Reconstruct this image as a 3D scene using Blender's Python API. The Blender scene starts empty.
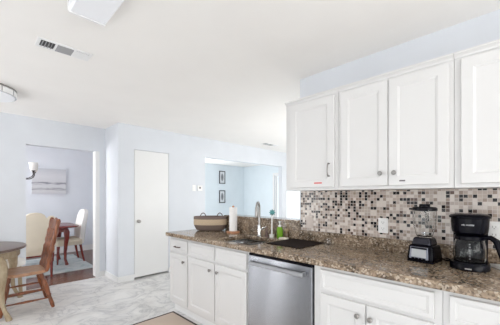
import bpy, bmesh, math, random
from mathutils import Vector, Matrix
random.seed(7)
C = bpy.context.scene.collection
PI = math.pi

# ------------------------------------------------------------------ camera, world, lights, exposure
cam_data = bpy.data.cameras.new('camera')
cam_data.sensor_width = 36.0
cam_data.lens = 278.0 * 36.0 / 500.0
cam_data.shift_y = 34.0 / 500.0
cam_data.clip_start = 0.05
cam = bpy.data.objects.new('camera', cam_data)
C.objects.link(cam)
cam.location = (0, 0, 1.33)
cam.rotation_euler = (PI/2, 0, -math.radians(45.3))
bpy.context.scene.camera = cam

world = bpy.data.worlds.new('sky')
bpy.context.scene.world = world
world.use_nodes = True
bg = world.node_tree.nodes['Background']
bg.inputs[0].default_value = (0.90, 0.95, 1.0, 1)
bg.inputs[1].default_value = 1.3

def area(name, loc, direction, sx, sy, power, col=(1, 1, 1)):
    l = bpy.data.lights.new(name, 'AREA')
    l.shape = 'RECTANGLE'; l.size = sx; l.size_y = sy; l.energy = power; l.color = col
    o = bpy.data.objects.new(name, l); C.objects.link(o)
    o.location = loc
    o.rotation_euler = Vector(direction).to_track_quat('-Z', 'Y').to_euler()
    return o
# fill lamps added at invented, unseen window openings to brighten the rooms
area('fill_kitchen_left', (-2.12, 0.3, 0.68), (1, 0, -0.35), 3.0, 1.1, 32, (1.0, 0.985, 0.965))
area('fill_kitchen_front', (0.2, -2.52, 1.4), (0, 1, 1.3), 3.0, 1.6, 100, (1.0, 0.98, 0.95))
area('fill_breakfast', (-2.12, 4.12, 1.3), (1, 0, 0.3), 0.15, 1.7, 24, (0.99, 0.985, 0.98))
area('fill_breakfast_side', (-2.12, 4.82, 1.3), (1, 0, 0.3), 0.13, 1.7, 20, (0.99, 0.985, 0.98))
area('fill_dining', (-2.12, 6.5, 1.4), (1, 0, 0.3), 1.6, 1.5, 120, (0.97, 0.975, 1.0))
area('fill_living', (5.0, 1.40, 1.4), (0, 1, 0.45), 3.6, 1.7, 66, (1.0, 0.97, 0.93))
area('fill_living_far', (4.4, 7.68, 1.4), (0.5, -1, 0.2), 1.6, 1.6, 70, (0.97, 0.985, 1.0))

vs = bpy.context.scene.view_settings
vs.view_transform = 'Standard'; vs.look = 'None'; vs.gamma = 1.0; vs.exposure = -0.03
vs.use_curve_mapping = False
cy = bpy.context.scene.cycles
cy.max_bounces = 14; cy.diffuse_bounces = 8; cy.glossy_bounces = 5; cy.transmission_bounces = 10
cy.sample_clamp_indirect = 4.0
cy.use_denoising = True

# ------------------------------------------------------------------ materials
def new_mat(name):
    m = bpy.data.materials.new(name); m.use_nodes = True
    nt = m.node_tree
    return m, nt, nt.nodes['Principled BSDF']

def tex_coord(nt, scale=(1, 1, 1), rot=(0, 0, 0), kind='Object'):
    tc = nt.nodes.new('ShaderNodeTexCoord'); mp = nt.nodes.new('ShaderNodeMapping')
    mp.inputs['Scale'].default_value = scale; mp.inputs['Rotation'].default_value = rot
    nt.links.new(tc.outputs[kind], mp.inputs['Vector'])
    return mp.outputs['Vector']

def ramp(nt, fac, stops, interp='LINEAR'):
    r = nt.nodes.new('ShaderNodeValToRGB'); r.color_ramp.interpolation = interp
    els = r.color_ramp.elements
    while len(els) < len(stops): els.new(0.5)
    for e, (p, c) in zip(els, stops):
        e.position = p; e.color = (c[0], c[1], c[2], 1)
    nt.links.new(fac, r.inputs['Fac'])
    return r.outputs['Color']

def noise(nt, vec, scale, detail=3, rough=0.5, dist=0.0):
    n = nt.nodes.new('ShaderNodeTexNoise')
    n.inputs['Scale'].default_value = scale; n.inputs['Detail'].default_value = detail
    n.inputs['Roughness'].default_value = rough; n.inputs['Distortion'].default_value = dist
    nt.links.new(vec, n.inputs['Vector'])
    return n.outputs['Fac']

def bump(nt, bsdf, height, strength=0.1, dist=0.01):
    b = nt.nodes.new('ShaderNodeBump'); b.inputs['Strength'].default_value = strength
    b.inputs['Distance'].default_value = dist
    nt.links.new(height, b.inputs['Height']); nt.links.new(b.outputs['Normal'], bsdf.inputs['Normal'])

def paint(name, col, rough=0.5, var=0.02, bscale=120, bstr=0.03, spec=0.5):
    m, nt, b = new_mat(name)
    v = tex_coord(nt)
    f = noise(nt, v, 3.0, 2)
    lo = [max(0, c*(1-var)) for c in col]; hi = [min(1, c*(1+var)) for c in col]
    nt.links.new(ramp(nt, f, [(0.3, lo), (0.7, hi)]), b.inputs['Base Color'])
    b.inputs['Roughness'].default_value = rough
    b.inputs['Specular IOR Level'].default_value = spec
    bump(nt, b, noise(nt, v, bscale, 2), bstr, 0.004)
    return m

def metal(name, col, rough=0.25, brushed=None):
    m, nt, b = new_mat(name)
    b.inputs['Metallic'].default_value = 1.0
    b.inputs['Roughness'].default_value = rough
    v = tex_coord(nt, brushed or (1, 1, 1))
    f = noise(nt, v, 40, 2)
    nt.links.new(ramp(nt, f, [(0.3, [c*0.94 for c in col]), (0.7, col)]), b.inputs['Base Color'])
    if brushed: bump(nt, b, f, 0.03, 0.002)
    return m

def plastic(name, col, rough=0.35, spec=0.5):
    m, nt, b = new_mat(name)
    v = tex_coord(nt)
    f = noise(nt, v, 60, 2)
    nt.links.new(ramp(nt, f, [(0.3, [c*0.95 for c in col]), (0.7, col)]), b.inputs['Base Color'])
    b.inputs['Roughness'].default_value = rough
    b.inputs['Specular IOR Level'].default_value = spec
    return m

def wood(name, dark, light, scale=(2, 18, 18), rough=0.35):
    m, nt, b = new_mat(name)
    v = tex_coord(nt, scale)
    f = noise(nt, v, 3.0, 5, 0.6, 0.6)
    nt.links.new(ramp(nt, f, [(0.3, dark), (0.68, light)]), b.inputs['Base Color'])
    b.inputs['Roughness'].default_value = rough
    bump(nt, b, f, 0.05, 0.002)
    return m

def glass(name, col=(1, 1, 1), rough=0.0, ior=1.45):
    m, nt, b = new_mat(name)
    b.inputs['Base Color'].default_value = (*col, 1)
    b.inputs['Transmission Weight'].default_value = 1.0
    b.inputs['Roughness'].default_value = rough
    b.inputs['IOR'].default_value = ior
    return m

M = {}
M['wall'] = paint('wall_paint', (0.655, 0.68, 0.72), 0.6)
M['wall_living'] = paint('wall_bluish', (0.68, 0.745, 0.785), 0.6)  # living room walls in a bluer tone than the other walls
M['ceiling'] = paint('ceiling_paint', (0.88, 0.86, 0.835), 0.8, 0.01)
M['trim'] = paint('trim_white', (0.74, 0.74, 0.735), 0.35, 0.01)
M['cab'] = paint('cabinet_white', (0.665, 0.66, 0.655), 0.35, 0.008, 40, 0.01)
M['toe'] = paint('toe_kick_white', (0.80, 0.80, 0.80), 0.5)
M['gapshade'] = paint('gap_shade', (0.10, 0.10, 0.10), 0.9)  # shade of the door gaps put into the colour
M['steel'] = metal('stainless_steel', (0.34, 0.35, 0.375), 0.25)
_b = M['steel'].node_tree.nodes['Principled BSDF']; _b.inputs['Anisotropic'].default_value = 1.0
_t = M['steel'].node_tree.nodes.new('ShaderNodeCombineXYZ'); _t.inputs[2].default_value = 1.0
M['steel'].node_tree.links.new(_t.outputs[0], _b.inputs['Tangent'])
M['handlesteel'] = metal('handle_steel', (0.42, 0.43, 0.45), 0.35)
M['sink'] = metal('sink_steel', (0.55, 0.55, 0.55), 0.14)
M['chrome'] = metal('chrome', (0.75, 0.75, 0.76), 0.12)
M['nickel'] = metal('brushed_nickel', (0.34, 0.325, 0.31), 0.3)
M['bronze'] = metal('oil_bronze', (0.16, 0.11, 0.10), 0.35)
M['black'] = plastic('black_plastic', (0.003, 0.003, 0.006), 0.22, 0.12)
M['blackmatte'] = plastic('black_matte_plastic', (0.012, 0.012, 0.015), 0.7, 0.0)
M['blackmat'] = paint('black_rubber', (0.016, 0.010, 0.009), 0.8, 0.1, 300, 0.1, 0.15)
M['greyplastic'] = plastic('grey_plastic', (0.012, 0.012, 0.02), 0.25, 0.4)
M['silver'] = metal('silver_panel', (0.24, 0.25, 0.29), 0.35)
M['screen'] = plastic('pale_display', (0.42, 0.44, 0.45), 0.4)
M['white'] = plastic('white_plastic', (0.85, 0.85, 0.84), 0.35)
M['beige'] = plastic('beige_plastic', (0.60, 0.53, 0.485), 0.4)
M['outletslot'] = plastic('outlet_grey', (0.35, 0.34, 0.33), 0.5)
M['paper'] = paint('paper_white', (0.86, 0.85, 0.84), 0.9, 0.02, 200, 0.1)
M['ledwhite'] = None
M['glass'] = glass('clear_glass', (0.97, 0.98, 0.98))
M['thinglass'] = glass('thin_glass', (0.96, 0.97, 0.97), 0.06, 1.22)
M['windowglass'] = glass('window_glass', (0.97, 0.99, 1.0), 0.0, 1.02)
M['darkwood'] = wood('walnut_table_top', (0.085, 0.055, 0.045), (0.20, 0.14, 0.12), (4, 20, 20), 0.3)
M['goldwood'] = wood('gold_washed_wood', (0.26, 0.19, 0.11), (0.46, 0.37, 0.25), (6, 6, 3), 0.45)
M['chairwood'] = wood('reddish_oak', (0.075, 0.017, 0.006), (0.29, 0.09, 0.027), (12, 12, 3), 0.3)
M['chairseat'] = wood('chair_seat_oak', (0.28, 0.13, 0.065), (0.50, 0.30, 0.19), (3, 14, 14), 0.35)
M['cherry'] = wood('cherry_wood', (0.10, 0.014, 0.012), (0.24, 0.04, 0.028), (8, 8, 3), 0.25)
M['holderwood'] = wood('towel_holder_wood', (0.34, 0.15, 0.07), (0.58, 0.30, 0.16), (6, 20, 6), 0.4)
M['cream'] = paint('cream_upholstery', (0.72, 0.64, 0.51), 0.85, 0.05, 400, 0.15)
M['whitefab'] = paint('white_upholstery', (0.82, 0.80, 0.76), 0.85, 0.03, 400, 0.15)
M['teal'] = plastic('teal_bristle', (0.10, 0.30, 0.30), 0.6)
M['soap'] = glass('green_soap', (0.36, 0.80, 0.08), 0.05, 1.2)
_b = M['soap'].node_tree.nodes['Principled BSDF']; _b.inputs['Transmission Weight'].default_value = 0.35
_b.inputs['Base Color'].default_value = (0.25, 0.50, 0.05, 1)
M['amber'] = plastic('amber_jar', (0.12, 0.075, 0.03), 0.2)
M['sponge'] = paint('sponge', (0.72, 0.68, 0.58), 0.9, 0.1, 300, 0.3)
M['red'] = plastic('red_label', (0.62, 0.16, 0.16), 0.5)
M['darklabel'] = plastic('dark_label', (0.13, 0.11, 0.12), 0.5)
M['frame_black'] = plastic('black_frame', (0.03, 0.03, 0.035), 0.4)
M['iron'] = metal('dark_iron', (0.06, 0.05, 0.05), 0.4)
M['shade'] = plastic('frosted_shade', (0.88, 0.85, 0.80), 0.5)
M['ventdark'] = plastic('vent_dark', (0.10, 0.10, 0.105), 0.7)
M['ventgrey'] = plastic('vent_grey', (0.36, 0.36, 0.37), 0.6)
M['ventwhite'] = plastic('vent_white', (0.86, 0.86, 0.86), 0.5)
M['printgrey'] = plastic('print_mark', (0.75, 0.76, 0.78), 0.5)

# lamp diffuser
m, nt, b = new_mat('acrylic_diffuser')
b.inputs['Base Color'].default_value = (0.82, 0.83, 0.86, 1); b.inputs['Roughness'].default_value = 0.3
b.inputs['Emission Color'].default_value = (0.95, 0.96, 1, 1); b.inputs['Emission Strength'].default_value = 0.06
M['diffuser'] = m

# granite
m, nt, b = new_mat('brown_granite')
v = tex_coord(nt)
vo = nt.nodes.new('ShaderNodeTexVoronoi'); vo.inputs['Scale'].default_value = 95; nt.links.new(v, vo.inputs['Vector'])
sp = nt.nodes.new('ShaderNodeSeparateColor'); nt.links.new(vo.outputs['Color'], sp.inputs['Color'])
c1 = ramp(nt, sp.outputs[0], [(0.0, (0.018, 0.013, 0.012)), (0.20, (0.11, 0.078, 0.05)), (0.40, (0.25, 0.18, 0.12)), (0.63, (0.40, 0.31, 0.22)), (0.86, (0.70, 0.61, 0.50))], 'CONSTANT')
n1 = noise(nt, v, 9, 4, 0.6)
c2 = ramp(nt, n1, [(0.35, (0.085, 0.062, 0.042)), (0.5, (0.25, 0.185, 0.13)), (0.66, (0.40, 0.31, 0.23))])
mx = nt.nodes.new('ShaderNodeMix'); mx.data_type = 'RGBA'; mx.inputs[0].default_value = 0.58
nt.links.new(c1, mx.inputs[6]); nt.links.new(c2, mx.inputs[7])
nt.links.new(mx.outputs[2], b.inputs['Base Color'])
b.inputs['Roughness'].default_value = 0.12; b.inputs['Specular IOR Level'].default_value = 0.35
M['granite'] = m

# mosaic tile : constant colour per cell on the wall plane (y, z)
m, nt, b = new_mat('glass_mosaic')
v = tex_coord(nt, (1/0.0238,)*3)
sx = nt.nodes.new('ShaderNodeSeparateXYZ'); nt.links.new(v, sx.inputs[0])
def mth(op, a, bb=None):
    n = nt.nodes.new('ShaderNodeMath'); n.operation = op
    for i, q in enumerate((a, bb)):
        if q is None: continue
        if isinstance(q, (int, float)): n.inputs[i].default_value = q
        else: nt.links.new(q, n.inputs[i])
    return n.outputs[0]
cyl = nt.nodes.new('ShaderNodeCombineXYZ')
fy = mth('FLOOR', sx.outputs[1]); fz = mth('FLOOR', sx.outputs[2])
nt.links.new(fy, cyl.inputs[0]); nt.links.new(fz, cyl.inputs[1])
wn = nt.nodes.new('ShaderNodeTexWhiteNoise'); wn.noise_dimensions = '2D'; nt.links.new(cyl.outputs[0], wn.inputs['Vector'])
tcol = ramp(nt, wn.outputs['Value'], [(0.0, (0.006, 0.004, 0.004)), (0.23, (0.13, 0.085, 0.068)), (0.28, (0.33, 0.26, 0.215)), (0.41, (0.47, 0.395, 0.345)), (0.64, (0.64, 0.58, 0.53)), (0.92, (0.42, 0.36, 0.32))], 'CONSTANT')
ry = mth('ABSOLUTE', mth('SUBTRACT', mth('FRACT', sx.outputs[1]), 0.5)); rz = mth('ABSOLUTE', mth('SUBTRACT', mth('FRACT', sx.outputs[2]), 0.5))
grout = mth('GREATER_THAN', mth('MAXIMUM', ry, rz), 0.445)
mx = nt.nodes.new('ShaderNodeMix'); mx.data_type = 'RGBA'; nt.links.new(grout, mx.inputs[0])
nt.links.new(tcol, mx.inputs[6]); mx.inputs[7].default_value = (0.60, 0.54, 0.50, 1)
nt.links.new(mx.outputs[2], b.inputs['Base Color'])
b.inputs['Roughness'].default_value = 0.18
b.inputs['Specular IOR Level'].default_value = 0.35
inv = mth('SUBTRACT', 1.0, grout); bump(nt, b, inv, 0.3, 0.002)
M['mosaic'] = m

# marble floor
m, nt, b = new_mat('marble_floor')
v = tex_coord(nt, (1, 1, 1), (0, 0, 0.5))
big = noise(nt, v, 2.4, 5, 0.65, 0.8)
v2 = tex_coord(nt, (1.0, 1.3, 1), (0, 0, 0.6))
ve = noise(nt, v2, 2.6, 6, 0.6, 1.0)
ridge = mth('ABSOLUTE', mth('SUBTRACT', ve, 0.5))
base = ramp(nt, ridge, [(0.0, (0.56, 0.56, 0.57)), (0.02, (0.72, 0.72, 0.72)), (0.07, (0.82, 0.815, 0.805)), (0.25, (0.86, 0.855, 0.845))])
tint = ramp(nt, big, [(0.35, (0.82, 0.815, 0.81)), (0.62, (1, 1, 1))])
mx = nt.nodes.new('ShaderNodeMix'); mx.data_type = 'RGBA'; mx.blend_type = 'MULTIPLY'; mx.inputs[0].default_value = 1
nt.links.new(base, mx.inputs[6]); nt.links.new(tint, mx.inputs[7])
vb = tex_coord(nt, (1, 1, 1))
br = nt.nodes.new('ShaderNodeTexBrick'); br.offset = 0.5
br.inputs['Scale'].default_value = 1.0; br.inputs['Brick Width'].default_value = 0.61; br.inputs['Row Height'].default_value = 0.305
br.inputs['Mortar Size'].default_value = 0.0022; br.inputs['Color1'].default_value = (1, 1, 1, 1); br.inputs['Color2'].default_value = (0.95, 0.95, 0.95, 1)
br.inputs['Mortar'].default_value = (0.80, 0.80, 0.80, 1)
nt.links.new(vb, br.inputs['Vector'])
mx2 = nt.nodes.new('ShaderNodeMix'); mx2.data_type = 'RGBA'; mx2.blend_type = 'MULTIPLY'; mx2.inputs[0].default_value = 1
nt.links.new(mx.outputs[2], mx2.inputs[6]); nt.links.new(br.outputs['Color'], mx2.inputs[7])
nt.links.new(mx2.outputs[2], b.inputs['Base Color'])
b.inputs['Roughness'].default_value = 0.28
M['marble'] = m

# dark wood planks
m, nt, b = new_mat('dark_plank_floor')
v = tex_coord(nt)
br = nt.nodes.new('ShaderNodeTexBrick'); br.inputs['Scale'].default_value = 1; br.inputs['Brick Width'].default_value = 1.1
br.inputs['Row Height'].default_value = 0.12; br.inputs['Mortar Size'].default_value = 0.0025
br.inputs['Color1'].default_value = (0.115, 0.050, 0.036, 1); br.inputs['Color2'].default_value = (0.19, 0.09, 0.06, 1); br.inputs['Mortar'].default_value = (0.03, 0.015, 0.012, 1)
nt.links.new(v, br.inputs['Vector'])
g = noise(nt, tex_coord(nt, (2, 30, 1)), 3, 4)
mx = nt.nodes.new('ShaderNodeMix'); mx.data_type = 'RGBA'; mx.blend_type = 'MULTIPLY'; mx.inputs[0].default_value = 1
nt.links.new(br.outputs['Color'], mx.inputs[6]); nt.links.new(ramp(nt, g, [(0.3, (0.65, 0.65, 0.65)), (0.7, (1.1, 1.1, 1.1))]), mx.inputs[7])
nt.links.new(mx.outputs[2], b.inputs['Base Color']); b.inputs['Roughness'].default_value = 0.25
M['planks'] = m

# rug, floor mat, basket weave
m, nt, b = new_mat('pale_blue_rug')
v = tex_coord(nt)
f = noise(nt, v, 5, 5, 0.7, 0.5)
nt.links.new(ramp(nt, f, [(0.35, (0.29, 0.36, 0.38)), (0.5, (0.46, 0.51, 0.515)), (0.65, (0.57, 0.59, 0.58))]), b.inputs['Base Color'])
b.inputs['Roughness'].default_value = 0.95; bump(nt, b, noise(nt, v, 200, 2), 0.3, 0.004)
M['rug'] = m
M['matbeige'] = paint('mat_beige', (0.56, 0.46, 0.385), 0.9, 0.06, 350, 0.3)
M['matborder'] = paint('mat_border', (0.07, 0.055, 0.05), 0.85, 0.1, 350, 0.3)
m, nt, b = new_mat('woven_basket')
v = tex_coord(nt)
sz = nt.nodes.new('ShaderNodeSeparateXYZ'); nt.links.new(v, sz.inputs[0])
zf = mth('MULTIPLY', sz.outputs[2], 1/0.20)
bands = ramp(nt, zf, [(0.0, (0.17, 0.125, 0.105)), (0.36, (0.56, 0.44, 0.31)), (0.70, (0.20, 0.15, 0.13))], 'CONSTANT')
ang = nt.nodes.new('ShaderNodeMath'); ang.operation = 'ARCTAN2'
nt.links.new(sz.outputs[1], ang.inputs[0]); nt.links.new(sz.outputs[0], ang.inputs[1])
wv = mth('SINE', mth('ADD', mth('MULTIPLY', ang.outputs[0], 70), mth('MULTIPLY', sz.outputs[2], 240)))
sh = ramp(nt, mth('ADD', mth('MULTIPLY', wv, 0.5), 0.5), [(0, (0.72, 0.72, 0.72)), (1, (1.15, 1.15, 1.15))])
mx = nt.nodes.new('ShaderNodeMix'); mx.data_type = 'RGBA'; mx.blend_type = 'MULTIPLY'; mx.inputs[0].default_value = 1
nt.links.new(bands, mx.inputs[6]); nt.links.new(sh, mx.inputs[7]); nt.links.new(mx.outputs[2], b.inputs['Base Color'])
b.inputs['Roughness'].default_value = 0.9; bump(nt, b, wv, 0.4, 0.004)
M['weave'] = m
M['weavedark'] = paint('dark_wicker', (0.15, 0.11, 0.095), 0.9, 0.2, 200, 0.3)

# abstract seascape canvas (coordinates along the canvas's own height)
m, nt, b = new_mat('abstract_canvas')
v = tex_coord(nt, (1, 1, 1))
nz = noise(nt, tex_coord(nt, (1.5, 1, 12)), 3.0, 6, 0.65, 0.4)
sz = nt.nodes.new('ShaderNodeSeparateXYZ'); nt.links.new(v, sz.inputs[0])
hz = mth('ADD', mth('MULTIPLY', sz.outputs[2], 1.75), mth('MULTIPLY', mth('SUBTRACT', nz, 0.5), 0.28))
nt.links.new(ramp(nt, hz, [(0.0, (0.52, 0.52, 0.54)), (0.13, (0.58, 0.58, 0.59)), (0.20, (0.32, 0.32, 0.35)), (0.25, (0.58, 0.58, 0.59)), (0.37, (0.56, 0.56, 0.58)), (0.43, (0.20, 0.20, 0.23)), (0.47, (0.56, 0.56, 0.58)), (0.7, (0.60, 0.60, 0.62)), (1.0, (0.50, 0.51, 0.54))]), b.inputs['Base Color'])
b.inputs['Roughness'].default_value = 0.8
M['canvas'] = m
# small print: pale mat with grey oval motif
m, nt, b = new_mat('oval_print')
gr = nt.nodes.new('ShaderNodeTexGradient'); gr.gradient_type = 'SPHERICAL'
v = tex_coord(nt, (14.5, 1, 6.5)); nt.links.new(v, gr.inputs['Vector'])
nzz = noise(nt, tex_coord(nt), 40, 3)
nt.links.new(ramp(nt, mth('ADD', gr.outputs['Fac'], mth('MULTIPLY', nzz, 0.15)), [(0.0, (0.66, 0.68, 0.70)), (0.12, (0.66, 0.68, 0.70)), (0.25, (0.30, 0.31, 0.33)), (0.8, (0.16, 0.17, 0.18))]), b.inputs['Base Color'])
b.inputs['Roughness'].default_value = 0.5
M['print'] = m

# ------------------------------------------------------------------ mesh helpers
class MB:
    def __init__(s): s.bm = bmesh.new()
    def box(s, x0, x1, y0, y1, z0, z1):
        v = [s.bm.verts.new((x, y, z)) for x in (x0, x1) for y in (y0, y1) for z in (z0, z1)]
        for f in ((0, 1, 3, 2), (4, 6, 7, 5), (0, 4, 5, 1), (2, 3, 7, 6), (0, 2, 6, 4), (1, 5, 7, 3)):
            s.bm.faces.new([v[i] for i in f])
        return s
    def rings(s, rings, closed=True, cap0=True, cap1=True):
        vs = [[s.bm.verts.new(p) for p in r] for r in rings]
        n = len(vs[0])
        for a, b in zip(vs, vs[1:]):
            for i in range(n if closed else n-1):
                j = (i+1) % n
                s.bm.faces.new((a[i], a[j], b[j], b[i]))
        if cap0 and len(vs[0]) > 2: s.bm.faces.new(list(reversed(vs[0])))
        if cap1 and len(vs[-1]) > 2: s.bm.faces.new(vs[-1])
        return s
    def lathe(s, prof, cx=0, cy=0, cz=0, n=32, sx=1, sy=1, cap0=True, cap1=True):
        s.rings([[(cx+sx*r*math.cos(2*PI*i/n), cy+sy*r*math.sin(2*PI*i/n), cz+z) for i in range(n)] for r, z in prof], True, cap0, cap1)
        return s
    def tube(s, pts, rad, n=12):
        pts = [Vector(p) for p in pts]
        if not isinstance(rad, (list, tuple)): rad = [rad]*len(pts)
        up = None; rings = []
        for i, p in enumerate(pts):
            t = (pts[min(i+1, len(pts)-1)] - pts[max(i-1, 0)]).normalized()
            if up is None:
                up = Vector((0, 0, 1)) if abs(t.z) < 0.9 else Vector((1, 0, 0))
            u = (up - t*up.dot(t)).normalized(); w = t.cross(u); up = u
            r = rad[i]
            r1, r2 = r if isinstance(r, tuple) else (r, r)
            rings.append([tuple(p + u*r1*math.cos(2*PI*k/n) + w*r2*math.sin(2*PI*k/n)) for k in range(n)])
        s.rings(rings)
        return s
    def prism(s, poly, axis, a, b):
        # poly: 2D points in the two other axes (ordered x,y,z without axis)
        def mk(q, t):
            q = list(q); q.insert(axis, t); return tuple(q)
        s.rings([[mk(q, a) for q in poly], [mk(q, b) for q in poly]])
        return s
    def xform(s, mat):
        bmesh.ops.transform(s.bm, matrix=mat, verts=s.bm.verts); return s

def world_loc(o):
    v = Vector(o.location)
    while o.parent:
        o = o.parent; v += Vector(o.location)
    return v

def obj(name, mb, mat, parent=None, origin=None, bevel=0, seg=2, smooth=None, local=False, subsurf=0):
    bm = mb.bm
    bmesh.ops.recalc_face_normals(bm, faces=bm.faces)
    me = bpy.data.meshes.new(name)
    o = bpy.data.objects.new(name, me)
    off = Vector((0, 0, 0))
    if parent is not None:
        o.parent = parent
        if not local: off = world_loc(parent)
    elif origin is not None:
        off = Vector(origin); o.location = off
    if off.length > 0: bmesh.ops.translate(bm, vec=-off, verts=bm.verts)
    bm.to_mesh(me); bm.free()
    me.materials.append(mat)
    C.objects.link(o)
    if smooth:
        for p in me.polygons: p.use_smooth = True
        if smooth != 'full': me.set_sharp_from_angle(angle=math.radians(40))
    if bevel:
        md = o.modifiers.new('bevel', 'BEVEL'); md.width = bevel; md.segments = seg; md.limit_method = 'ANGLE'; md.angle_limit = math.radians(40)
    if subsurf:
        md = o.modifiers.new('subsurf', 'SUBSURF'); md.levels = subsurf; md.render_levels = subsurf
        for p in me.polygons: p.use_smooth = True
    return o

def tag(o, label, cat, group=None):
    o['label'] = label; o['category'] = cat
    if group: o['group'] = group
    return o

def thing(name, label, cat, loc=(0, 0, 0), rotz=0, group=None):
    o = bpy.data.objects.new(name, None); C.objects.link(o)
    o.empty_display_size = 0.1
    o.location = loc; o.rotation_euler = (0, 0, rotz)
    return tag(o, label, cat, group)

def struct(name, mb, mat, parent=None, bevel=0):
    o = obj(name, mb, mat, parent, bevel=bevel)
    if parent is None: o['kind'] = 'structure'
    return o

# ------------------------------------------------------------------ the setting
H = 2.47
XL, XR, YN, YF = -2.2, 7.5, -2.6, 7.75
struct('floor', MB().box(XL, XR, YN, 5.10, -0.1, 0), M['marble'])
struct('floor_living', MB().box(3.1, XR, 5.10, YF, -0.1, 0), M['marble'])
struct('floor_dining', MB().box(XL, 3.1, 5.10, YF, -0.1, 0), M['planks'])
struct('ceiling', MB().box(XL-0.12, XR+0.12, YN-0.12, YF+0.12, H, H+0.1), M['ceiling'])

def holed_wall(axis, a, b, u0, u1, holes, z1=H):
    # wall slab between a..b on `axis` (0: X-thick, 1: Y-thick), spanning u0..u1, holes = (u0,u1,z0,z1)
    mb = MB()
    def bx(p, q, z0, zz):
        if q-p < 1e-4 or zz-z0 < 1e-4: return
        if axis == 0: mb.box(a, b, p, q, z0, zz)
        else: mb.box(p, q, a, b, z0, zz)
    cur = u0
    for (p, q, z0, zz) in sorted(holes):
        bx(cur, p, 0, z1); bx(p, q, 0, z0); bx(p, q, zz, z1); cur = q
    bx(cur, u1, 0, z1)
    return mb

struct('wall_right', holed_wall(0, 2.27, 2.39, YN, 1.56, []), M['wall'])
struct('wall_half', MB().box(2.27, 2.39, 1.56, 2.66, 0, 1.07), M['wall'])
struct('wall_back', holed_wall(1, 4.45, 4.57, 1.615, XR, [(1.858, 2.468, 0, 2.085), (3.246, 5.67, 0, 2.10), (5.86, 7.0, 0, 2.10)]), M['wall'])
struct('wall_closet', MB().box(1.615, 1.735, 4.57, 5.04, 0, H), M['wall'])
struct('wall_doorway', holed_wall(1, 5.04, 5.16, XL, 3.1, [(0.569, 1.475, 0, 2.076)]), M['wall'])
struct('wall_partition', MB().box(3.1, 3.22, 4.57, YF, 0, H), M['wall'])
struct('wall_dining_right', MB().box(2.55, 2.67, 5.16, YF, 0, H), M['wall'])
struct('wall_far', MB().box(XL-0.12, 3.1, YF, YF+0.12, 0, H), M['wall'])
struct('wall_living_far', holed_wall(1, YF, YF+0.12, 3.1, XR+0.12, [(3.5, 5.3, 0.5, 2.25)]), M['wall_living'])
struct('wall_living_right', holed_wall(0, XR, XR+0.12, 1.2, YF, [(4.75, 6.22, 0.02, 2.08)]), M['wall_living'])
struct('wall_living_near', holed_wall(1, 1.22, 1.34, 2.39, XR, [(3.1, 6.9, 0.5, 2.25)]), M['wall_living'])
struct('wall_left', holed_wall(0, XL-0.12, XL, YN, YF, [(-1.25, 1.85, 0.05, 2.1), (4.0, 4.24, 0.4, 2.2), (4.71, 4.93, 0.4, 2.2), (5.65, 7.35, 0.6, 2.2)]), M['wall'])
struct('wall_front', holed_wall(1, YN-0.12, YN, XL, 2.39, [(-1.35, 1.75, 0.55, 2.25)]), M['wall'])

def window(name, axis, a, u0, u1, z0, z1, panes):
    fr = MB(); t = 0.05
    def bx(mb, p, q, zz0, zz1, th=0.035):
        if axis == 0: mb.box(a-th, a+th, p, q, zz0, zz1)
        else: mb.box(p, q, a-th, a+th, zz0, zz1)
    bx(fr, u0, u0+t, z0, z1); bx(fr, u1-t, u1, z0, z1); bx(fr, u0+t, u1-t, z0, z0+t); bx(fr, u0+t, u1-t, z1-t, z1)
    for k in range(1, panes):
        u = u0 + (u1-u0)*k/panes; bx(fr, u-0.03, u+0.03, z0+t, z1-t)
    o = struct(name, fr, M['trim'])
    gl = MB(); bx(gl, u0+0.02, u1-0.02, z0+0.02, z1-0.02, 0.004)
    obj('window_pane', gl, M['windowglass'], o)
window('added_window_1', 0, XL-0.09, -1.25, 1.85, 0.05, 2.1, 3)  # unseen opening added to hold the left kitchen fill lamp
window('added_window_2', 1, YN-0.09, -1.35, 1.75, 0.55, 2.25, 3)  # unseen opening added behind the camera for the front fill lamp
window('added_window_3', 0, XL-0.09, 4.0, 4.24, 0.4, 2.2, 1)  # unseen and added, kept narrow to streak the dishwasher steel
window('added_window_8', 0, XL-0.09, 4.71, 4.93, 0.4, 2.2, 1)  # second narrow unseen opening, added for another streak on the steel
window('added_window_4', 0, XL-0.09, 5.65, 7.35, 0.6, 2.2, 2)  # unseen opening added so the dining room gets fill light
window('added_window_5', 1, 1.25, 3.1, 6.9, 0.5, 2.25, 3)  # unseen opening added for the living room fill lamp
window('added_window_7', 1, YF+0.09, 3.5, 5.3, 0.5, 2.25, 2)  # added out of view to brighten the far living room
window('window_6', 0, XR+0.06, 4.75, 6.22, 0.02, 2.08, 1)

# casing and baseboards
struct('trim_1', MB().box(1.465, 1.476, 5.03, 5.17, 0, 2.076).box(1.476, 1.525, 5.026, 5.04, 0, 2.076), M['trim'])
struct('trim_2', MB().box(XR-0.012, XR, 6.22, 6.29, 0, 2.15).box(XR-0.012, XR, 4.68, 4.75, 0, 2.15).box(XR-0.012, XR, 4.75, 6.22, 2.08, 2.15), M['trim'])
def base(name, *boxes):
    mb = MB()
    for q in boxes: mb.box(*q)
    o = struct(name, mb, M['trim'])
base('baseboard_back', (1.615, 1.858, 4.437, 4.45, 0, 0.085), (2.468, 3.246, 4.437, 4.45, 0, 0.085))
base('baseboard_closet', (1.602, 1.615, 4.437, 5.04, 0, 0.085))
base('baseboard_doorway', (XL, 0.569, 5.027, 5.04, 0, 0.085), (1.53, 1.602, 5.027, 5.04, 0, 0.085))
base('baseboard_far', (XL, 2.55, YF-0.014, YF, 0, 0.13))
base('baseboard_living', (3.22, XR-0.014, YF-0.014, YF, 0, 0.11), (XR-0.014, XR, 6.29, YF, 0, 0.11))
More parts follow.
